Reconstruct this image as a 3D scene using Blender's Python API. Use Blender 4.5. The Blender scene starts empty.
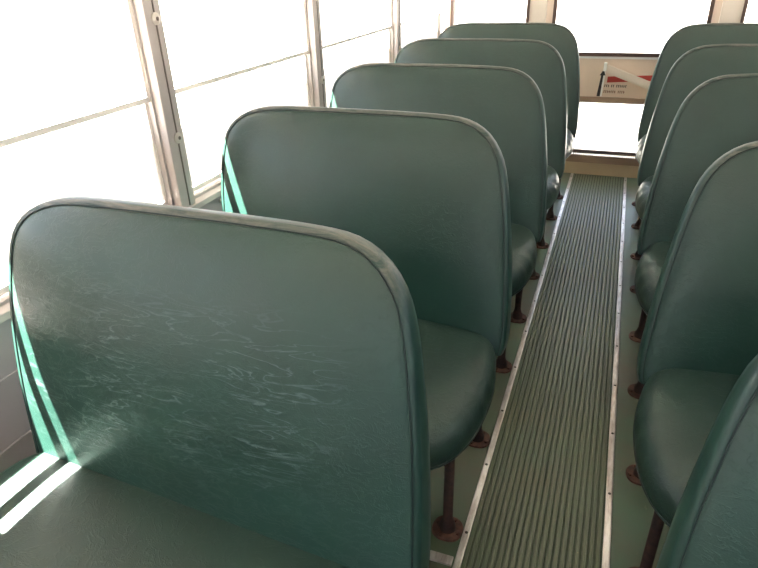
import bpy, bmesh, math, random
from mathutils import Vector, Matrix
random.seed(4)
C = bpy.context.scene.collection

# ------------------------------------------------------------------ materials
def mat(name, color=(.5, .5, .5), rough=.5, metal=0., spec=.5):
    m = bpy.data.materials.new(name); m.use_nodes = True
    b = m.node_tree.nodes['Principled BSDF']
    b.inputs['Base Color'].default_value = (*color, 1)
    b.inputs['Roughness'].default_value = rough
    b.inputs['Metallic'].default_value = metal
    b.inputs['Specular IOR Level'].default_value = spec
    return m, m.node_tree, b

def N(nt, kind, **kw):
    n = nt.nodes.new(kind)
    for k, v in kw.items():
        if k.startswith('i_'):
            n.inputs[k[2:].replace('_', ' ')].default_value = v
        else:
            setattr(n, k, v)
    return n

def ramp(nt, fac, stops):
    r = nt.nodes.new('ShaderNodeValToRGB')
    e = r.color_ramp.elements
    while len(e) < len(stops): e.new(.5)
    for el, (p, c) in zip(e, stops):
        el.position = p; el.color = (*c, 1) if len(c) == 3 else c
    nt.links.new(fac, r.inputs['Fac'])
    return r.outputs['Color']

def mapped(nt, scale=(1, 1, 1), loc=(0, 0, 0)):
    t = nt.nodes.new('ShaderNodeTexCoord'); m = nt.nodes.new('ShaderNodeMapping')
    m.inputs['Scale'].default_value = scale; m.inputs['Location'].default_value = loc
    nt.links.new(t.outputs['Object'], m.inputs['Vector'])
    return m.outputs['Vector']

def noise(nt, vec, scale, detail=4, rough=.55, dist=0.):
    n = N(nt, 'ShaderNodeTexNoise'); n.inputs['Scale'].default_value = scale
    n.inputs['Detail'].default_value = detail; n.inputs['Roughness'].default_value = rough
    n.inputs['Distortion'].default_value = dist
    nt.links.new(vec, n.inputs['Vector'])
    return n.outputs['Fac']

def mixc(nt, fac, a, b):
    m = nt.nodes.new('ShaderNodeMix'); m.data_type = 'RGBA'
    for s, v in ((m.inputs[0], fac), (m.inputs[6], a), (m.inputs[7], b)):
        if hasattr(v, 'links'): nt.links.new(v, s)
        elif isinstance(v, (int, float)): s.default_value = v
        else: s.default_value = (*v, 1)
    return m.outputs[2]

def math_(nt, op, a, b=None, clamp=False):
    m = nt.nodes.new('ShaderNodeMath'); m.operation = op; m.use_clamp = clamp
    for s, v in ((m.inputs[0], a), (m.inputs[1], b)):
        if v is None: continue
        if hasattr(v, 'links'): nt.links.new(v, s)
        else: s.default_value = v
    return m.outputs[0]

def bump(nt, b, h, strength, dist, prev=None):
    n = nt.nodes.new('ShaderNodeBump')
    n.inputs['Strength'].default_value = strength; n.inputs['Distance'].default_value = dist
    nt.links.new(h, n.inputs['Height'])
    if prev is not None: nt.links.new(prev, n.inputs['Normal'])
    nt.links.new(n.outputs['Normal'], b.inputs['Normal'])
    return n.outputs['Normal']

GREEN = (.0125, .040, .0305)
def vinyl(name, wrinkle=0., worn=(), base=GREEN, rough=.36, haze_wear=True):
    m, nt, b = mat(name, base, rough)
    v = mapped(nt)
    n1 = noise(nt, v, 5, 4)
    col = mixc(nt, ramp(nt, n1, [(.3, (0, 0, 0)), (.7, (1, 1, 1))]), tuple(c * .85 for c in base), tuple(c * 1.18 for c in base))
    nt.links.new(col, b.inputs['Base Color'])
    if haze_wear:                                # paler top of the back: scuffing, with window haze painted in
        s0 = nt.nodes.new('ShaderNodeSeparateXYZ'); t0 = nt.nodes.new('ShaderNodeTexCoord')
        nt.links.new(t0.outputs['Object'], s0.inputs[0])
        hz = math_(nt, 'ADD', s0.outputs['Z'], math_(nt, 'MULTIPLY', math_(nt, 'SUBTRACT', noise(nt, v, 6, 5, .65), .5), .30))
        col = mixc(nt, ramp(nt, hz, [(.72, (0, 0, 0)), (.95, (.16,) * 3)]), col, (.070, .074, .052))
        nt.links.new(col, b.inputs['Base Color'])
    vor = N(nt, 'ShaderNodeTexVoronoi'); vor.inputs['Scale'].default_value = 420
    nt.links.new(v, vor.inputs['Vector'])
    nn = bump(nt, b, vor.outputs['Distance'], .22, .0006)
    # fine diagonal creases of old vinyl
    v2 = mapped(nt, (14, 14, 30)); 
    n2 = noise(nt, v2, 1.6, 5, .6, 1.2)
    cre = ramp(nt, n2, [(.46, (0, 0, 0)), (.5, (1, 1, 1)), (.54, (0, 0, 0))])
    nn = bump(nt, b, cre, .24, .0015, nn)
    if wrinkle:
        v3 = mapped(nt, (9, 9, 58))
        n3 = noise(nt, v3, 1.0, 3, .5, .8)
        rid = ramp(nt, n3, [(.44, (0, 0, 0)), (.49, (1, 1, 1)), (.54, (0, 0, 0))])
        sx = nt.nodes.new('ShaderNodeSeparateXYZ'); t = nt.nodes.new('ShaderNodeTexCoord')
        nt.links.new(t.outputs['Object'], sx.inputs[0])
        zz = ramp(nt, math_(nt, 'ADD', sx.outputs['Z'], 0.), [(.50, (0, 0, 0)), (.60, (1, 1, 1)), (.76, (1, 1, 1)), (.85, (0, 0, 0))])
        xx = ramp(nt, math_(nt, 'ADD', math_(nt, 'MULTIPLY', sx.outputs['X'], 1.), .5), [(.06, (0, 0, 0)), (.16, (1, 1, 1)), (.72, (1, 1, 1)), (.84, (0, 0, 0))])
        h = math_(nt, 'MULTIPLY', math_(nt, 'MULTIPLY', rid, zz), xx)
        nn = bump(nt, b, h, wrinkle, .006, nn)
        thin = ramp(nt, n3, [(.465, (0, 0, 0)), (.49, (1, 1, 1)), (.515, (0, 0, 0))])     # paler crests of the wrinkles
        n4 = ramp(nt, noise(nt, v, 7, 3), [(.30, (0, 0, 0)), (.50, (1, 1, 1))])
        hh = math_(nt, 'MULTIPLY', math_(nt, 'MULTIPLY', math_(nt, 'MULTIPLY', thin, n4), zz), xx)
        nt.links.new(mixc(nt, math_(nt, 'MULTIPLY', hh, .65), col, (.095, .135, .13)), b.inputs['Base Color'])
    return m

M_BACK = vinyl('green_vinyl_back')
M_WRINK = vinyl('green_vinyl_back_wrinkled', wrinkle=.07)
M_SEAT = vinyl('green_vinyl_seat', base=(.013, .032, .0235), rough=.40, haze_wear=False)

def rim_material():
    m, nt, b = mat('green_vinyl_band_worn', GREEN, .38)
    v = mapped(nt, (3, 18, 18))
    n1 = noise(nt, v, 2.2, 6, .7, .6)
    sx = nt.nodes.new('ShaderNodeSeparateXYZ'); t = nt.nodes.new('ShaderNodeTexCoord')
    nt.links.new(t.outputs['Object'], sx.inputs[0])
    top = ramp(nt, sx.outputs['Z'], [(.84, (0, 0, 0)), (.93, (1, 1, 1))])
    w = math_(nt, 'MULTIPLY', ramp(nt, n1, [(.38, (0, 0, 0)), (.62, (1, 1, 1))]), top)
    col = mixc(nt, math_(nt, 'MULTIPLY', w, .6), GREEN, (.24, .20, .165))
    nt.links.new(col, b.inputs['Base Color'])
    vor = N(nt, 'ShaderNodeTexVoronoi'); vor.inputs['Scale'].default_value = 420
    nt.links.new(mapped(nt), vor.inputs['Vector'])
    bump(nt, b, vor.outputs['Distance'], .15, .0006)
    return m
M_RIM = rim_material()
M_PIPE = mat('dark_green_piping', (.006, .018, .015), .5)[0]

def paint(name, c, rough=.5, var=.12, scale=6):
    m, nt, b = mat(name, c, rough)
    n = noise(nt, mapped(nt), scale, 5)
    nt.links.new(mixc(nt, n, tuple(x * (1 - var) for x in c), tuple(min(1, x * (1 + var)) for x in c)), b.inputs['Base Color'])
    return m
def rusty(name, c1, c2, rough=.75):
    m, nt, b = mat(name, c1, rough)
    n = noise(nt, mapped(nt), 60, 5)
    nt.links.new(mixc(nt, ramp(nt, n, [(.35, (0, 0, 0)), (.65, (1, 1, 1))]), c1, c2), b.inputs['Base Color'])
    bump(nt, b, n, .3, .002)
    return m
M_LEG = rusty('brown_rusty_steel', (.020, .009, .008), (.050, .020, .014))
M_PLATE = rusty('red_rusty_plate', (.050, .020, .012), (.11, .042, .026))
M_FRAME = rusty('dark_seat_frame', (.015, .012, .011), (.03, .02, .016))

def floor_material(name, base, dust, worn, ribs=False):
    m, nt, b = mat(name, base, .5)
    v = mapped(nt)
    n1 = noise(nt, v, 3.0, 6, .65)
    n2 = noise(nt, mapped(nt, (40, 22, 40) if ribs else (40, 9, 40)), 1.3, 5, .7)
    c = mixc(nt, ramp(nt, n1, [(.35, (0, 0, 0)), (.7, (1, 1, 1))]), base, dust)
    sp = ramp(nt, n2, [(.70 if ribs else .66, (0, 0, 0)), (.76, (1, 1, 1))])
    c = mixc(nt, math_(nt, 'MULTIPLY', sp, .8), c, worn)
    nt.links.new(c, b.inputs['Base Color'])
    b.inputs['Specular IOR Level'].default_value = .65
    r = ramp(nt, n1, [(.3, (.32,) * 3), (.7, (.40,) * 3)])
    nt.links.new(r, b.inputs['Roughness'])
    if not ribs: bump(nt, b, n2, .15, .001)
    return m
M_FLOOR = floor_material('green_sheet_floor', (.062, .125, .070), (.115, .090, .055), (.34, .30, .18))
M_MAT = floor_material('green_ribbed_rubber', (.066, .100, .052), (.110, .098, .050), (.34, .28, .15), True)

M_GROOVE = paint('dark_groove', (.056, .074, .042), .75, .3, 9)
def metal_mat():
    m, nt, b = mat('worn_aluminium', (.5, .46, .43), .30, .8)
    n = noise(nt, mapped(nt, (40, 6, 40)), 1.5, 5, .7)
    nt.links.new(ramp(nt, n, [(.3, (.40, .33, .30)), (.6, (.78, .74, .72))]), b.inputs['Base Color'])
    bump(nt, b, n, .1, .001)
    return m
M_ALU = metal_mat()
M_SCREW = mat('dark_screw', (.05, .04, .035), .5, .6)[0]
M_STUD = mat('bright_screw', (.55, .50, .45), .35, .7)[0]

M_WALL = paint('lilac_grey_wall_panel', (.30, .26, .27))
M_POST = paint('grey_window_post', (.40, .35, .33))
M_CEIL = paint('cream_ceiling', (.72, .70, .66))
M_BEIGE = paint('beige_rear_paint', (.74, .58, .46))
M_TAN = paint('tan_door_sill', (.62, .47, .30))
M_CREAM = paint('cream_post', (.72, .62, .52))
M_GASK = paint('brown_rubber_gasket', (.10, .055, .04), .6)
M_GASK2 = paint('tan_rubber_gasket', (.34, .22, .15), .6)
M_SASH = paint('pale_sash_metal', (.80, .72, .68), .45)
M_WHITE = mat('white_paint', (.85, .84, .8), .4)[0]
M_BLACK = mat('black_decal', (.03, .02, .018), .5)[0]
M_RED = mat('red_decal', (.48, .045, .03), .5)[0]
M_LINE = mat('dark_seam', (.12, .09, .08), .6)[0]
M_BODY = paint('yellow_body_paint', (.62, .36, .04), .35)
M_GROUND = paint('pale_gravel_ground', (.13, .12, .11), .9, .2, .8)

def glass(name, sun_cut):
    m = bpy.data.materials.new(name); m.use_nodes = True
    nt = m.node_tree; nt.nodes.clear()
    out = nt.nodes.new('ShaderNodeOutputMaterial')
    tr = nt.nodes.new('ShaderNodeBsdfTransparent'); gl = nt.nodes.new('ShaderNodeBsdfGlossy')
    gl.inputs['Roughness'].default_value = .02
    tr.inputs['Color'].default_value = (.95, .97, .96, 1)
    mx = nt.nodes.new('ShaderNodeMixShader'); mx.inputs[0].default_value = .035
    nt.links.new(tr.outputs[0], mx.inputs[1]); nt.links.new(gl.outputs[0], mx.inputs[2])
    last = mx.outputs[0]
    if sun_cut:                                   # near-opaque lower part, added to block the sun below the stripes
        t = nt.nodes.new('ShaderNodeTexCoord'); sx = nt.nodes.new('ShaderNodeSeparateXYZ')
        nt.links.new(t.outputs['Object'], sx.inputs[0])
        f = ramp(nt, sx.outputs['Z'], [(.895, (.92,) * 3), (.91, (0, 0, 0))])
        tl = nt.nodes.new('ShaderNodeBsdfTranslucent'); tl.inputs['Color'].default_value = (.13, .125, .12, 1)
        m2 = nt.nodes.new('ShaderNodeMixShader')
        nt.links.new(f, m2.inputs[0]); nt.links.new(last, m2.inputs[1]); nt.links.new(tl.outputs[0], m2.inputs[2])
        last = m2.outputs[0]
    nt.links.new(last, out.inputs['Surface'])
    return m
M_GLASS = glass('clear_glass', False)
M_GLASSF = glass('sun_cut_glass', True)

# ------------------------------------------------------------------ mesh helpers
def obj(name, bm, m, parent=None, smooth=True, angle=None):
    me = bpy.data.meshes.new(name)
    bmesh.ops.recalc_face_normals(bm, faces=bm.faces)
    bm.to_mesh(me); bm.free()
    for mm in (m if isinstance(m, (list, tuple)) else [m]): me.materials.append(mm)
    for p in me.polygons: p.use_smooth = smooth
    if smooth and angle: me.set_sharp_from_angle(angle=math.radians(angle))
    o = bpy.data.objects.new(name, me); C.objects.link(o)
    if parent: o.parent = parent
    return o

def thing(name, label, cat, loc=(0, 0, 0), group=None):
    o = bpy.data.objects.new(name, None); C.objects.link(o); o.location = loc
    o.empty_display_size = .1
    o['label'] = label; o['category'] = cat
    if group: o['group'] = group
    return o

def tag(o, label, cat, group=None):
    o['label'] = label; o['category'] = cat
    if group: o['group'] = group
    return o

def struct(o, label=None, cat=None):
    o['kind'] = 'structure'
    if label: o['label'] = label
    if cat: o['category'] = cat
    return o

def box(bm, x0, x1, y0, y1, z0, z1, bev=0., mi=0):
    vs = [bm.verts.new((x, y, z)) for x in (x0, x1) for y in (y0, y1) for z in (z0, z1)]
    idx = [(0, 1, 3, 2), (4, 6, 7, 5), (0, 4, 5, 1), (2, 3, 7, 6), (0, 2, 6, 4), (1, 5, 7, 3)]
    fs = [bm.faces.new([vs[i] for i in f]) for f in idx]
    for f in fs: f.material_index = mi
    if bev:
        es = list({e for f in fs for e in f.edges})
        r = bmesh.ops.bevel(bm, geom=es, offset=bev, segments=2, affect='EDGES', profile=.6)
        for f in r['faces']: f.material_index = mi

def bar(bm, p, q, w, h, up=(0, 0, 1)):
    p, q = Vector(p), Vector(q); d = (q - p).normalized(); u = Vector(up); s = d.cross(u).normalized(); u = s.cross(d)
    vs = [bm.verts.new(c + s * a * w / 2 + u * b * h / 2) for c in (p, q) for a, b in ((-1, -1), (1, -1), (1, 1), (-1, 1))]
    for f in ((3, 2, 1, 0), (4, 5, 6, 7), (0, 1, 5, 4), (1, 2, 6, 5), (2, 3, 7, 6), (3, 0, 4, 7)):
        bm.faces.new([vs[i] for i in f])

def lathe(bm, prof, n=20, c=(0, 0, 0), axis='z'):
    rings = []
    for r, h in prof:
        ring = []
        for i in range(n):
            a = 2 * math.pi * i / n; u, v = r * math.cos(a), r * math.sin(a)
            p = {'z': (u, v, h), 'x': (h, u, v), 'y': (u, h, v)}[axis]
            ring.append(bm.verts.new((p[0] + c[0], p[1] + c[1], p[2] + c[2])))
        rings.append(ring)
    for a, b in zip(rings, rings[1:]):
        for i in range(n): bm.faces.new((a[i], a[(i + 1) % n], b[(i + 1) % n], b[i]))
    bm.faces.new(rings[0][::-1]); bm.faces.new(rings[-1])

def tube(bm, pts, r, n=8, closed=False):
    pts = [Vector(p) for p in pts]; rings = []
    L = len(pts)
    for i, p in enumerate(pts):
        a = pts[i - 1] if (i or closed) else p; b = pts[(i + 1) % L] if (i < L - 1 or closed) else p
        d = (b - a).normalized(); u = Vector((0, 1, 0)) if abs(d.y) < .9 else Vector((0, 0, 1))
        s = d.cross(u).normalized(); u = s.cross(d)
        rings.append([bm.verts.new(p + r * (s * math.cos(2 * math.pi * k / n) + u * math.sin(2 * math.pi * k / n))) for k in range(n)])
    for i in range(L if closed else L - 1):
        a, b = rings[i], rings[(i + 1) % L]
        for k in range(n): bm.faces.new((a[k], a[(k + 1) % n], b[(k + 1) % n], b[k]))
    if not closed:
        bm.faces.new(rings[0][::-1]); bm.faces.new(rings[-1])

def resample(poly, n):
    """closed polygon -> n points evenly along its length, after Chaikin rounding"""
    L = len(poly); seg = [math.dist(poly[i], poly[(i + 1) % L]) for i in range(L)]; tot = sum(seg); out = []
    i = 0; acc = 0.
    for k in range(n):
        t = tot * k / n
        while acc + seg[i] < t - 1e-12: acc += seg[i]; i += 1
        u = (t - acc) / seg[i]; a, b = poly[i], poly[(i + 1) % L]
        out.append((a[0] + (b[0] - a[0]) * u, a[1] + (b[1] - a[1]) * u))
    return out
def chaikin(poly, it=2):
    for _ in range(it):
        out = []
        for i in range(len(poly)):
            a, b = poly[i], poly[(i + 1) % len(poly)]
            out += [(a[0] * .75 + b[0] * .25, a[1] * .75 + b[1] * .25), (a[0] * .25 + b[0] * .75, a[1] * .25 + b[1] * .75)]
        poly = out
    return poly
def normals2(poly):
    L = len(poly); out = []
    for i in range(L):
        a, b = poly[i - 1], poly[(i + 1) % L]; dx, dy = b[0] - a[0], b[1] - a[1]; l = math.hypot(dx, dy)
        out.append((dy / l, -dx / l))            # outward for a counter-clockwise polygon
    return out
def inset(poly, nor, d): return [(p[0] - n[0] * d, p[1] - n[1] * d) for p, n in zip(poly, nor)]

# ------------------------------------------------------------------ camera
f_px, pit, yaw, roll = 603.96, .489, .3748, -.0344
fw = Vector((-math.sin(yaw) * math.cos(pit), math.cos(yaw) * math.cos(pit), -math.sin(pit)))
r0 = Vector((math.cos(yaw), math.sin(yaw), 0)); u0 = r0.cross(fw)
rr = r0 * math.cos(roll) + u0 * math.sin(roll); uu = -r0 * math.sin(roll) + u0 * math.cos(roll)
cam_d = bpy.data.cameras.new('camera'); cam = bpy.data.objects.new('camera', cam_d); C.objects.link(cam)
cam_d.sensor_width = 36; cam_d.sensor_fit = 'HORIZONTAL'; cam_d.lens = f_px * 36 / 758; cam_d.clip_start = .02
mw = Matrix((rr, uu, -fw)).transposed().to_4x4(); mw.translation = Vector((.0707, 0, 1.30)); cam.matrix_world = mw
bpy.context.scene.camera = cam

# ------------------------------------------------------------------ the setting
XL, XR = -1.04, 1.15          # inner faces of the side walls
GL, GR = -1.07, 1.18          # planes of the window panes
Y0, Y1 = -1.75, 4.15          # front and rear ends
SILL, HEAD, TOP = .69, 1.36, 1.88

bm = bmesh.new(); box(bm, XL - .1, XR + .1, Y0 - .06, Y1 + .08, -.05, 0)
struct(obj('floor', bm, M_FLOOR, smooth=False))

bm = bmesh.new()                                            # curved roof, a shell with thickness
prof = []
nseg = 20
xm = (XL + XR) / 2; hw = (XR - XL) / 2 + .06
for i in range(nseg + 1):
    a = math.pi * i / nseg
    prof.append((xm - hw * math.copysign(abs(math.cos(a)) ** .55, math.cos(a)), HEAD + .12 + .42 * abs(math.sin(a)) ** .6))
inner = [[bm.verts.new((x, y, z)) for x, z in prof] for y in (Y0 - .06, Y1 + .06)]
outer = [[bm.verts.new((xm + (x - xm) * 1.03, y, z + .03)) for x, z in prof] for y in (Y0 - .06, Y1 + .06)]
for A, B in ((inner[0], inner[1]), (outer[1], outer[0]), (outer[0], inner[0]), (inner[1], outer[1])):
    for i in range(nseg): bm.faces.new((A[i], A[i + 1], B[i + 1], B[i]))
for i in (0, nseg): bm.faces.new((inner[0][i], inner[1][i], outer[1][i], outer[0][i]))
struct(obj('ceiling', bm, M_CEIL))

POSTS = [-1.555, -.580, .395, 1.338, 2.262, 3.225]
def side_wall(side):
    s = -1 if side == 'left' else 1
    X = XL if side == 'left' else XR
    def bx(bm, a, b, *r, **k):                               # a, b measured outward from the inner wall face
        x0, x1 = X + s * a, X + s * b
        box(bm, min(x0, x1), max(x0, x1), *r, **k)
    bm = bmesh.new()
    bx(bm, 0, .09, Y0, Y1, 0, SILL - .012)                   # panel under the windows
    bx(bm, -.004, .0, Y0, Y1, .545, .560); bx(bm, -.004, .0, Y0, Y1, .40, .41)   # pressed ribs of the panel
    bx(bm, 0.0, .09, Y0, Y1, HEAD, HEAD + .16)               # header above them
    w = struct(obj('wall_' + side, bm, M_WALL, smooth=False))
    bm = bmesh.new(); bx(bm, -.012, .10, Y0, Y1, SILL - .012, SILL + .006, bev=.003)
    led = obj('sill_ledge', bm, M_POST, w, smooth=False)
    bm = bmesh.new(); bx(bm, .09, SUN_LEDGE, Y0, Y1, HEAD + .06, HEAD + .085)
    obj('added_sun_ledge', bm, M_BODY, w, smooth=False)  # unseen outer ledge, added to cut off the sun above the stripes
    bm = bmesh.new()
    for y in [Y0 + .12 + .24 * i for i in range(24)]:
        lathe(bm, [(.006, -.004), (.006, .001), (.003, .003)], 8, (X - s * .006, y, SILL - .03), 'x')
    obj('rivets', bm, M_STUD, w)
    ys = POSTS + [Y1 - .02]
    n0 = 1 if side == 'left' else 7
    for i, y in enumerate(POSTS):
        t = bmesh.new()
        bx(t, -.006, .07, y - .032, y + .032, SILL + .006, HEAD, bev=.004)
        post = struct(obj('trim_%d' % (i + n0), t, M_POST, smooth=False))
        t = bmesh.new(); bx(t, -.008, -.0055, y + .002, y + .006, SILL + .01, HEAD - .002)
        obj('seam', t, M_LINE, post, smooth=False)
        for z in (.894, 1.193):
            t = bmesh.new(); lathe(t, [(.015, -.002), (.015, .002), (.008, .005)] if s < 0 else [(.008, -.005), (.015, -.002), (.015, .002)], 14, (X - s * .008, y + .004, z), 'x')
            sc = obj('screw', t, M_STUD, post, angle=40)
            t = bmesh.new(); lathe(t, [(.005, -.001), (.005, .001)], 10, (X - s * .0135, y + .004, z), 'x')
            obj('screw_slot', t, M_LINE, sc)
        ya, yb = y + .032, ys[i + 1] - (.032 if i < len(POSTS) - 1 else 0)
        win = bmesh.new()                                    # outer channel of the window
        def fr(bm, d0, d1, y0, y1, z0, z1, w_):
            bx(bm, d0, d1, y0, y0 + w_, z0, z1); bx(bm, d0, d1, y1 - w_, y1, z0, z1)
            bx(bm, d0, d1, y0 + w_, y1 - w_, z0, z0 + w_); bx(bm, d0, d1, y0 + w_, y1 - w_, z1 - w_, z1)
        fr(win, .018, .062, ya, yb, SILL + .006, HEAD, .008)
        wo = struct(obj('window_%d' % (i + n0), win, M_POST, smooth=False))
        lo = bmesh.new(); fr(lo, .034, .046, ya + .004, yb - .004, SILL + .018, 1.016, .014)
        lo = obj('lower_sash', lo, M_SASH, wo, smooth=False)
        g = bmesh.new(); bx(g, .038, .042, ya + .016, yb - .016, SILL + .036, .998); obj('lower_pane', g, M_GLASSF, lo, smooth=False)
        up = bmesh.new(); fr(up, .022, .034, ya + .004, yb - .004, .997, HEAD - .012, .014)
        up = obj('upper_sash', up, M_SASH, wo, smooth=False)
        g = bmesh.new(); bx(g, .026, .030, ya + .016, yb - .016, 1.015, HEAD - .03); obj('upper_pane', g, M_GLASS, up, smooth=False)
    return w
SUN_LEDGE = .20
side_wall('left'); side_wall('right')

# rear wall: two windows and the emergency door between them
DX0, DX1 = -.40, .56
bm = bmesh.new()
ZB, ZH = .78, 1.42
for x0, x1, wx0, wx1 in ((XL, DX0, -1.0, -.50), (DX1, XR, .665, 1.11)):
    box(bm, x0, wx0, Y1, Y1 + .06, 0, 1.9); box(bm, wx1, x1, Y1, Y1 + .06, 0, 1.9)
    box(bm, wx0, wx1, Y1, Y1 + .06, 0, ZB); box(bm, wx0, wx1, Y1, Y1 + .06, ZH, 1.9)
box(bm, DX0, DX1, Y1, Y1 + .06, 1.55, 1.9)
struct(obj('wall_rear', bm, M_CREAM, smooth=False))

def ringbox(bm, x0, x1, z0, z1, w, y0, y1):
    box(bm, x0, x1, y0, y1, z0, z0 + w); box(bm, x0, x1, y0, y1, z1 - w, z1)
    box(bm, x0, x0 + w, y0, y1, z0 + w, z1 - w); box(bm, x1 - w, x1, y0, y1, z0 + w, z1 - w)
for n, (x0, x1) in ((13, (-1.0, -.50)), (14, (.665, 1.11))):
    bm = bmesh.new(); ringbox(bm, x0, x1, ZB, ZH, .018, Y1 - .012, Y1 + .05)
    w = struct(obj('window_%d' % n, bm, M_GASK, smooth=False))
    bm = bmesh.new(); box(bm, x0 + .016, x1 - .016, Y1 + .02, Y1 + .025, ZB + .016, ZH - .016); obj('pane', bm, M_GLASS, w, smooth=False)

bm = bmesh.new()                                             # door leaf with two openings
dx0, dx1 = DX0 + .004, DX1 - .004
wx0, wx1 = -.345, .505
box(bm, dx0, wx0, Y1 - .005, Y1 + .045, 0.004, 1.545); box(bm, wx1, dx1, Y1 - .005, Y1 + .045, 0.004, 1.545)
box(bm, wx0, wx1, Y1 - .005, Y1 + .045, .495, .768); box(bm, wx0, wx1, Y1 - .005, Y1 + .045, 1.40, 1.545)
door = struct(obj('door_1', bm, M_BEIGE, smooth=False))
bm = bmesh.new(); box(bm, wx0, wx1, Y1 - .008, Y1 + .045, .004, .095, bev=.003); obj('kick_panel', bm, M_TAN, door, smooth=False)
bm = bmesh.new(); ringbox(bm, wx0 - .012, wx1 + .012, .752, 1.41, .020, Y1 - .016, Y1 + .02); obj('upper_gasket', bm, M_GASK, door, smooth=False)
bm = bmesh.new(); box(bm, wx0, wx1, Y1 - .012, Y1 - .005, .738, .750); obj('sill_bead', bm, M_WHITE, door, smooth=False)
bm = bmesh.new(); box(bm, wx0 + .004, wx1 - .004, Y1 + .02, Y1 + .025, .768, 1.40); obj('upper_pane', bm, M_GLASS, door, smooth=False)
bm = bmesh.new(); box(bm, wx0 + .002, wx1 - .002, Y1 + .02, Y1 + .025, .10, .494); obj('lower_pane', bm, M_GLASS, door, smooth=False)
bm = bmesh.new(); box(bm, wx0 - .012, wx1 + .012, Y1 - .018, Y1 - .004, .088, .134); box(bm, wx0 - .012, wx1 + .012, Y1 - .018, Y1 - .004, .476, .510)
box(bm, wx0 - .012, wx0 + .02, Y1 - .018, Y1 - .004, .134, .476); box(bm, wx1 - .02, wx1 + .012, Y1 - .018, Y1 - .004, .134, .476)
gk = obj('lower_gasket', bm, M_GASK2, door, smooth=False)
bm = bmesh.new()                                             # toothed lip of the gasket
nt_ = 62
for i in range(nt_):
    x = wx0 + .02 + (wx1 - wx0 - .04) * i / (nt_ - 1)
    box(bm, x - .0056, x + .0056, Y1 - .012, Y1 + .006, .130, .152); box(bm, x - .0036, x + .0036, Y1 - .012, Y1 + .006, .464, .478)
    box(bm, x - .0045, x + .0045, Y1 - .012, Y1 + .006, .166, .176)
box(bm, wx0, wx1, Y1 - .012, Y1 + .006, .148, .168)
obj('toothed_lip', bm, M_GASK, gk, smooth=False)
# arrow, lever, red stripe and the two small lines of print on the door
def flat(name, pts, m, y=Y1 - .0065, t=.001, parent=door):
    bm = bmesh.new(); a = [bm.verts.new((x, y, z)) for x, z in pts]; b = [bm.verts.new((x, y - t, z)) for x, z in pts]
    bm.faces.new(a); bm.faces.new(b[::-1])
    for i in range(len(pts)): bm.faces.new((a[i], a[(i + 1) % len(pts)], b[(i + 1) % len(pts)], b[i]))
    return obj(name, bm, m, parent, smooth=False)
flat('arrow_decal', [(-.043, .514), (-.023, .514), (-.018, .640), (-.006, .640), (-.020, .676), (-.040, .640), (-.031, .640)], M_BLACK)
flat('decal_plate', [(-.022, .514), (-.012, .514), (-.004, .715), (-.017, .715)], M_WHITE, Y1 - .0055)
flat('red_stripe', [(.008, .598), (.30, .618), (.30, .650), (.008, .634)], M_RED, Y1 - .0055)
def words(name, z, h, spans, m):
    bm = bmesh.new()
    for x0, x1 in spans:
        x = x0
        while x < x1 - .004:
            box(bm, x, x + .0045, Y1 - .0065, Y1 - .0055, z, z + h); box(bm, x, x + .008, Y1 - .0065, Y1 - .0055, z + (h * .45 if int(x * 1000) % 2 else h * .85), z + (h * .6 if int(x * 1000) % 2 else h)); x += .0105
    obj(name, bm, m, door, smooth=False)
words('small_print', .571, .015, ((-.004, .028), (.036, .058), (.066, .130)), M_BLACK)
words('small_print', .536, .015, ((-.004, .070), (.080, .125)), mat('brown_print', (.2, .06, .03), .5)[0])
bm = bmesh.new(); bar(bm, (-.006, Y1 - .045, .688), (.325, Y1 - .045, .567), .014, .046, (0, 0, 1))
bmesh.ops.bevel(bm, geom=bm.edges[:], offset=.003, segments=2, affect='EDGES')
lev = obj('latch_lever', bm, M_CREAM, door, smooth=False)
bm = bmesh.new(); lathe(bm, [(.03, -.052), (.03, 0.)], 20, (.315, Y1 - .004, .57), 'y'); obj('lever_hub', bm, M_CREAM, lev, angle=40)
bm = bmesh.new(); box(bm, -.022, -.004, Y1 - .06, Y1 - .036, .672, .722, bev=.004); obj('lever_grip', bm, M_WHITE, lev, smooth=False)

# front end of the bus behind the photographer: dash wall with a windshield opening
bm = bmesh.new()
box(bm, XL, XR, Y0 - .06, Y0, 0, .75); box(bm, XL, XR, Y0 - .06, Y0, 1.5, 1.9)
box(bm, XL, XL + .08, Y0 - .06, Y0, .75, 1.5); box(bm, XR - .08, XR, Y0 - .06, Y0, .75, 1.5)
struct(obj('wall_front', bm, M_WALL, smooth=False))
bm = bmesh.new(); box(bm, XL + .08, XR - .08, Y0 - .04, Y0 - .035, .75, 1.5)
struct(obj('window_15', bm, M_GLASS, smooth=False))
# ground outside
bm = bmesh.new(); box(bm, -60, 60, -60, 60, -1.0, -.9)
struct(obj('ground', bm, M_GROUND, smooth=False))

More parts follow.
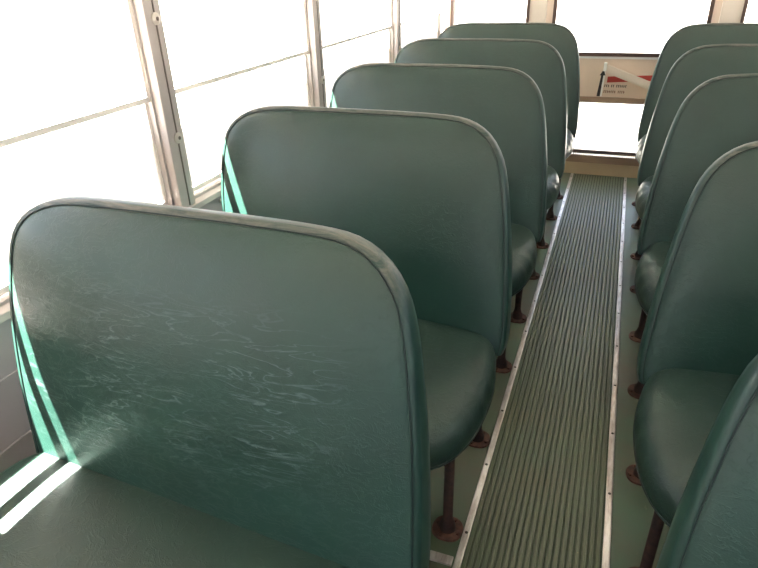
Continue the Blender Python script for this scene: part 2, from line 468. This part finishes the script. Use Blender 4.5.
# ------------------------------------------------------------------ aisle
AX0, AX1 = -.130, .206
bm = bmesh.new()                                             # ribbed rubber runner: one extruded rib profile
rib = .0158; prof = [(AX0 + .009, .0)]
x = AX0 + .009; 
nrib = int((AX1 - AX0 - .018) / rib); rib = (AX1 - AX0 - .018) / nrib
for i in range(nrib):
    prof += [(x, .0036), (x + rib * .10, .0062), (x + rib * .58, .0062), (x + rib * .68, .0036)]; x += rib
prof += [(AX1 - .009, .0036), (AX1 - .009, .0)]
ya, yb = Y0 + .01, Y1 - .012
A = [bm.verts.new((px, ya, pz + .0005)) for px, pz in prof]; B = [bm.verts.new((px, yb, pz + .0005)) for px, pz in prof]
for i in range(len(prof) - 1):
    f = bm.faces.new((A[i], A[i + 1], B[i + 1], B[i]))
    f.material_index = 1 if prof[i][1] < .004 and prof[i + 1][1] < .004 else 0     # darker colour in the grooves
bm.faces.new((A[-1], A[0], B[0], B[-1])); bm.faces.new(A[::-1]); bm.faces.new(B)
tag(obj('aisle_runner', bm, [M_MAT, M_GROOVE], smooth=False), 'long worn green ribbed rubber runner down the middle of the aisle', 'floor mat')

def strip(label, x, y0, y1, horizontal=None):
    bm = bmesh.new()
    if horizontal is None: box(bm, x - .0088, x + .0088, y0, y1, .0006, .0095, bev=.003)
    else: box(bm, horizontal[0], horizontal[1], y0, y1, .0006, .0065, bev=.002)
    o = tag(obj('metal_edge_strip', bm, M_ALU, smooth=False), label, 'metal strip', 'metal strips holding down the floor covering')
    pts = [(x, y) for y in [y0 + .05 + .25 * i for i in range(int((y1 - y0 - .06) / .25) + 1)]] if horizontal is None else [(horizontal[0] + .1 + .2 * i, (y0 + y1) / 2) for i in range(4)]
    zt = .0095 if horizontal is None else .0065
    for px, py in pts:
        b2 = bmesh.new(); lathe(b2, [(.0042, -.001), (.0042, .0008), (.002, .0012)], 8, (px, py, zt)); obj('screw', b2, M_SCREW, o)
strip('long metal strip screwed along the left edge of the ribbed aisle runner', AX0, Y0 + .01, Y1 - .02)
strip('long metal strip screwed along the right edge of the ribbed aisle runner', AX1, Y0 + .01, Y1 - .02)
strip('short metal strip crossing the floor under the left seats, ending at the aisle strip', 0, .957, .983, (XL + .02, AX0 - .0135))

# ------------------------------------------------------------------ seats
PITCH = .7471; YC = .5658; SL = .3137
nrm = Vector((0, 1, -SL)).normalized()                       # towards the rear, square to the reclined back
half = [(.440, .375), (.452, .40), (.454, .46), (.438, .63), (.418, .75), (.404, .82), (.385, .875), (.350, .918), (.305, .943), (.25, .952), (.12, .955)]
half_wall = [(.33, .375), (.345, .40), (.368, .49), (.395, .58), (.413, .68), (.418, .76), (.414, .83), (.402, .885), (.362, .925), (.305, .946), (.25, .954), (.12, .955)]
def back_outline(n=120):
    pts = [(w, z) for w, z in half] + [(-w, z) for w, z in reversed(half_wall)]
    return resample(chaikin(pts, 3), n)
def seat_pt(u, v, t):                                        # back-plane coordinates to seat space (origin: floor under the crease)
    return Vector((u, (v - .41) * SL, v)) + nrm * t

def build_back(wr=False):
    o = back_outline(); nn = normals2(o); n = len(o)
    thick = lambda v: .060 + .050 * min(1, max(0, (.96 - v) / .5))
    bm = bmesh.new(); rings = []
    def ring(poly, tf, mi):
        rings.append(([bm.verts.new(seat_pt(u, v, tf(u, v))) for u, v in poly], mi))
    cu, cv = 0, .66
    base = inset(o, nn, .013)
    # front face, from the middle outwards, softly crowned and rolled over near the seam
    for s in (.12, .3, .46, .6, .72, .81, .88, .93, .965, .985, 1.0):
        ring([(cu + (u - cu) * s, cv + (v - cv) * s) for u, v in base], lambda u, v, s=s: -.030 * (1 - s ** 3.4) * min(1, max(.1, (v - .40) / .22)) + .004 * s ** 30, 0)
    ring(inset(o, nn, .0095), lambda u, v: .006, 1)
    ring(inset(o, nn, .004), lambda u, v: .004, 1)
    for d, k in ((.0, .18), (-.002, .42), (.0, .66), (.009, .86), (.024, .98)):
        ring(inset(o, nn, d), lambda u, v, k=k: .003 + thick(v) * k, 1)
    b2 = inset(o, nn, .045)
    for s in (1.0, .8, .5, .15):
        ring([(cu + (u - cu) * s, cv + (v - cv) * s) for u, v in b2], lambda u, v, s=s: .003 + thick(v) + .012 * (1 - s ** 2), 0)
    for (a, ma), (b, mb) in zip(rings, rings[1:]):
        for i in range(n):
            f = bm.faces.new((a[i], a[(i + 1) % n], b[(i + 1) % n], b[i])); f.material_index = 1 if (ma and mb) or (mb and not ma) else 0
    bm.faces.new(rings[0][0]); bm.faces.new(rings[-1][0][::-1])
    pipe = bmesh.new()
    tube(pipe, [seat_pt(u, v, .0035) for u, v in inset(o, nn, .0108)], .0014, 6, True)
    return bm, pipe

def cushion_outline(n=110):                                  # y from the crease; x across, aisle edge at +
    X = .452; W = .42
    pts = [(X - .24, .100), (X - .12, .094), (X - .050, .066), (X - .018, .0), (X - .006, -.06), (X + .004, -.13), (X + .002, -.22), (X - .01, -.31), (X - .04, -.385), (X - .10, -.435), (X - .20, -.452),
           (-W + .18, -.452), (-W + .07, -.44), (-W + .015, -.39), (-W, -.30), (-W, -.02), (-W + .05, .066), (-W + .13, .094), (-W + .24, .100)]
    pts = pts[::-1]
    return resample(chaikin(pts, 3), n)
def build_cushion():
    o = cushion_outline(); nn = normals2(o); n = len(o)
    # orientation check: make the normals point outwards
    if nn[0][0] * o[0][0] + nn[0][1] * (o[0][1] + .22) < 0: nn = [(-a, -b) for a, b in nn]
    bm = bmesh.new(); rings = []
    pleat = []
    for i, (u, v) in enumerate(o):
        edge = max(0, 1 - abs(u - .44) / .10) * (1 if -.44 < v < -.08 else 0)
        pleat.append(.0018 * edge * math.sin(i * 2.1) + .0012 * edge * math.sin(i * 1.37 + 1))
    def ring(poly, z, p=0.):
        rings.append([bm.verts.new((u + nn[i][0] * pleat[i] * p, v + nn[i][1] * pleat[i] * p, z(u, v) + pleat[i] * p)) for i, (u, v) in enumerate(poly)])
    cu, cv = 0, -.21
    base = inset(o, nn, .05)
    lift = lambda u: (lambda a: .040 * a * a * (3 - 2 * a))(min(1, max(0, (.44 - u) / .8)))
    top = lambda s: .440 + .012 * (1 - s ** 3)
    for s in (.15, .4, .6, .78, .9, 1.0):
        ring([(cu + (u - cu) * s, cv + (v - cv) * s) for u, v in base], lambda u, v, s=s: top(s) + lift(u), .0)
    for d, z, p in ((.032, .434, .5), (.016, .424, 1.), (.005, .408, 1.), (.0, .389, 1.), (.0, .368, .6), (.006, .349, .3), (.018, .337, 0), (.04, .330, 0)):
        ring(inset(o, nn, d), lambda u, v, z=z: z + lift(u) * max(0, (z - .38) / .06), p)
    b2 = inset(o, nn, .06)
    for s in (1.0, .5, .15): ring([(cu + (u - cu) * s, cv + (v - cv) * s) for u, v in b2], lambda u, v: .328)
    for a, b in zip(rings, rings[1:]):
        for i in range(n): bm.faces.new((a[i], a[(i + 1) % n], b[(i + 1) % n], b[i]))
    bm.faces.new(rings[0]); bm.faces.new(rings[-1][::-1])
    seam = bmesh.new(); tube(seam, [(u, v, .358) for u, v in inset(o, nn, .0025)], .0022, 6, True)
    return bm, seam

def build_leg(x, y, ztop):
    bm = bmesh.new()
    lathe(bm, [(.021, .006), (.021, .016), (.0155, .034), (.0125, .045), (.0122, ztop)], 16, (x, y, 0))
    pl = bmesh.new()
    ol = resample(chaikin([(-.040, -.020), (-.020, -.040), (.020, -.040), (.040, -.020), (.040, .020), (.020, .040), (-.020, .040), (-.040, .020)], 2), 28)
    for z0, z1, sc in ((.0008, .0055, 1.),):
        a = [pl.verts.new((x + u * sc, y + v * sc, z0)) for u, v in ol]; b = [pl.verts.new((x + u * sc * .95, y + v * sc * .95, z1)) for u, v in ol]
        pl.faces.new(a[::-1]); pl.faces.new(b)
        for i in range(28): pl.faces.new((a[i], a[(i + 1) % 28], b[(i + 1) % 28], b[i]))
    for dx, dy in ((.029, -.010), (-.029, .010), (.012, .028), (-.012, -.028)):
        lathe(pl, [(.0065, .0052), (.0065, .0095), (.004, .011)], 6, (x + dx, y + dy, 0))
    return bm, pl

def make_seat(label, wr=False):
    t = thing('bench_seat', label, 'bus seat', group='green vinyl bench seats in two files along the aisle')
    b, p = build_back()
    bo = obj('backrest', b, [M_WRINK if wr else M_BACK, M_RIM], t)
    obj('piping', p, M_PIPE, bo)
    c, s = build_cushion()
    co = obj('seat_cushion', c, M_SEAT, t); obj('cushion_seam', s, M_PIPE, co)
    fr = bmesh.new()                                         # steel frame under the cushion, wall rail to aisle legs
    for y in (LA_, LB_):
        bar(fr, (-.475, y, .314), (.405, y, .314), .026, .026)
    bar(fr, (.378, -.34, .316), (.378, .12, .316), .026, .024); bar(fr, (-.34, -.34, .316), (-.34, .12, .316), .026, .024)
    for x_ in (-.30, .378):
        bar(fr, (x_, .085, .30), (x_, .115 + .03, .47), .022, .020, (0, 1, 0))
    obj('seat_frame', fr, M_FRAME, t, smooth=False)
    for y in (LA_, LB_):
        l, pl = build_leg(.380, y, .304)
        lo = obj('leg', l, M_LEG, t, angle=50); obj('base_plate', pl, M_PLATE, lo, smooth=False)
    return t
LA_ = 1.0625 - 1.3129; LB_ = 1.4147 - 1.3129                  # the two legs, from the crease

def copy_tree(o, parent=None):
    c = o.copy(); C.objects.link(c)
    if parent: c.parent = parent
    for ch in list(o.children): copy_tree(ch, c)
    return c

left_labels = [
    'nearest green vinyl bench seat left of the aisle, wrinkled back with a worn top edge',
    'green vinyl bench seat left of the aisle, directly behind the nearest wrinkled one',
    'third green vinyl bench seat from the front left of the aisle, smooth bluish green back',
    'green vinyl bench seat left of the aisle, second from the rear wall',
    'rearmost green vinyl bench seat left of the aisle, beside the emergency door']
right_labels = [
    'nearest green vinyl bench seat right of the aisle, cut off by the lower right corner',
    'green vinyl bench seat right of the aisle whose whole rounded cushion shows beside the runner',
    'middle green vinyl bench seat of the five standing right of the aisle',
    'green vinyl bench seat right of the aisle, second from the rear wall',
    'rearmost green vinyl bench seat right of the aisle, overlapping the emergency door lever']
proto_w = make_seat(left_labels[0], True)
proto = make_seat(left_labels[1])
CXL, CXR = -.56, .667
for k in range(5):
    s = proto_w if k == 0 else proto if k == 1 else copy_tree(proto)
    s.location = (CXL + (.012 if k == 0 else 0), YC + k * PITCH, 0); s['label'] = left_labels[k]; s.scale.x = .965 if k == 0 else 1; s.scale.z = (1.005, 1.010, 1.017, 1.024, 1.028)[k]
# the right-hand seats mirror the left: flip the mesh data once, share it among the copies
flipped = {}
def mirror(o):
    if o.type == 'MESH':
        if o.data.name not in flipped:
            me = o.data.copy(); me.transform(Matrix.Scale(-1, 4, (1, 0, 0))); me.flip_normals(); flipped[o.data.name] = me
        o.data = flipped[o.data.name]
    for ch in o.children: mirror(ch)
first_r = None
for k in range(5):
    s = copy_tree(proto); mirror(s)
    s.location = (CXR, YC + k * PITCH, 0); s['label'] = right_labels[k]; s.scale.z = (.985, .995, 1.012, 1.012, 1.026)[k]

# ------------------------------------------------------------------ light
sun_d = bpy.data.lights.new('sun', 'SUN'); sun = bpy.data.objects.new('sun', sun_d); C.objects.link(sun)
sun_d.energy = 50.0; sun_d.angle = .009; sun_d.color = (1, .96, .9)
to_sun = Vector((-1, .10, 2.0)).normalized()
sun.rotation_euler = to_sun.to_track_quat('Z', 'Y').to_euler()
sun.location = (-4, -1, 8)
w = bpy.data.worlds.new('world'); bpy.context.scene.world = w; w.use_nodes = True
nt = w.node_tree; bg = nt.nodes['Background']
sky = nt.nodes.new('ShaderNodeTexSky'); sky.sky_type = 'NISHITA'; sky.sun_disc = False
sky.sun_elevation = math.radians(62); sky.sun_rotation = math.radians(250); sky.dust_density = 3.; sky.air_density = 1.
mx = nt.nodes.new('ShaderNodeMix'); mx.data_type = 'RGBA'; mx.inputs[0].default_value = .5
mx.inputs[7].default_value = (.9, .92, 1.0, 1)
sc = nt.nodes.new('ShaderNodeVectorMath'); sc.operation = 'SCALE'; sc.inputs['Scale'].default_value = .25
nt.links.new(sky.outputs[0], sc.inputs[0]); nt.links.new(sc.outputs[0], mx.inputs[6])
nt.links.new(mx.outputs[2], bg.inputs['Color']); bg.inputs['Strength'].default_value = .55
v = bpy.context.scene.view_settings
v.view_transform = 'Standard'; v.look = 'None'; v.gamma = 1; v.use_curve_mapping = False; v.exposure = 2.7
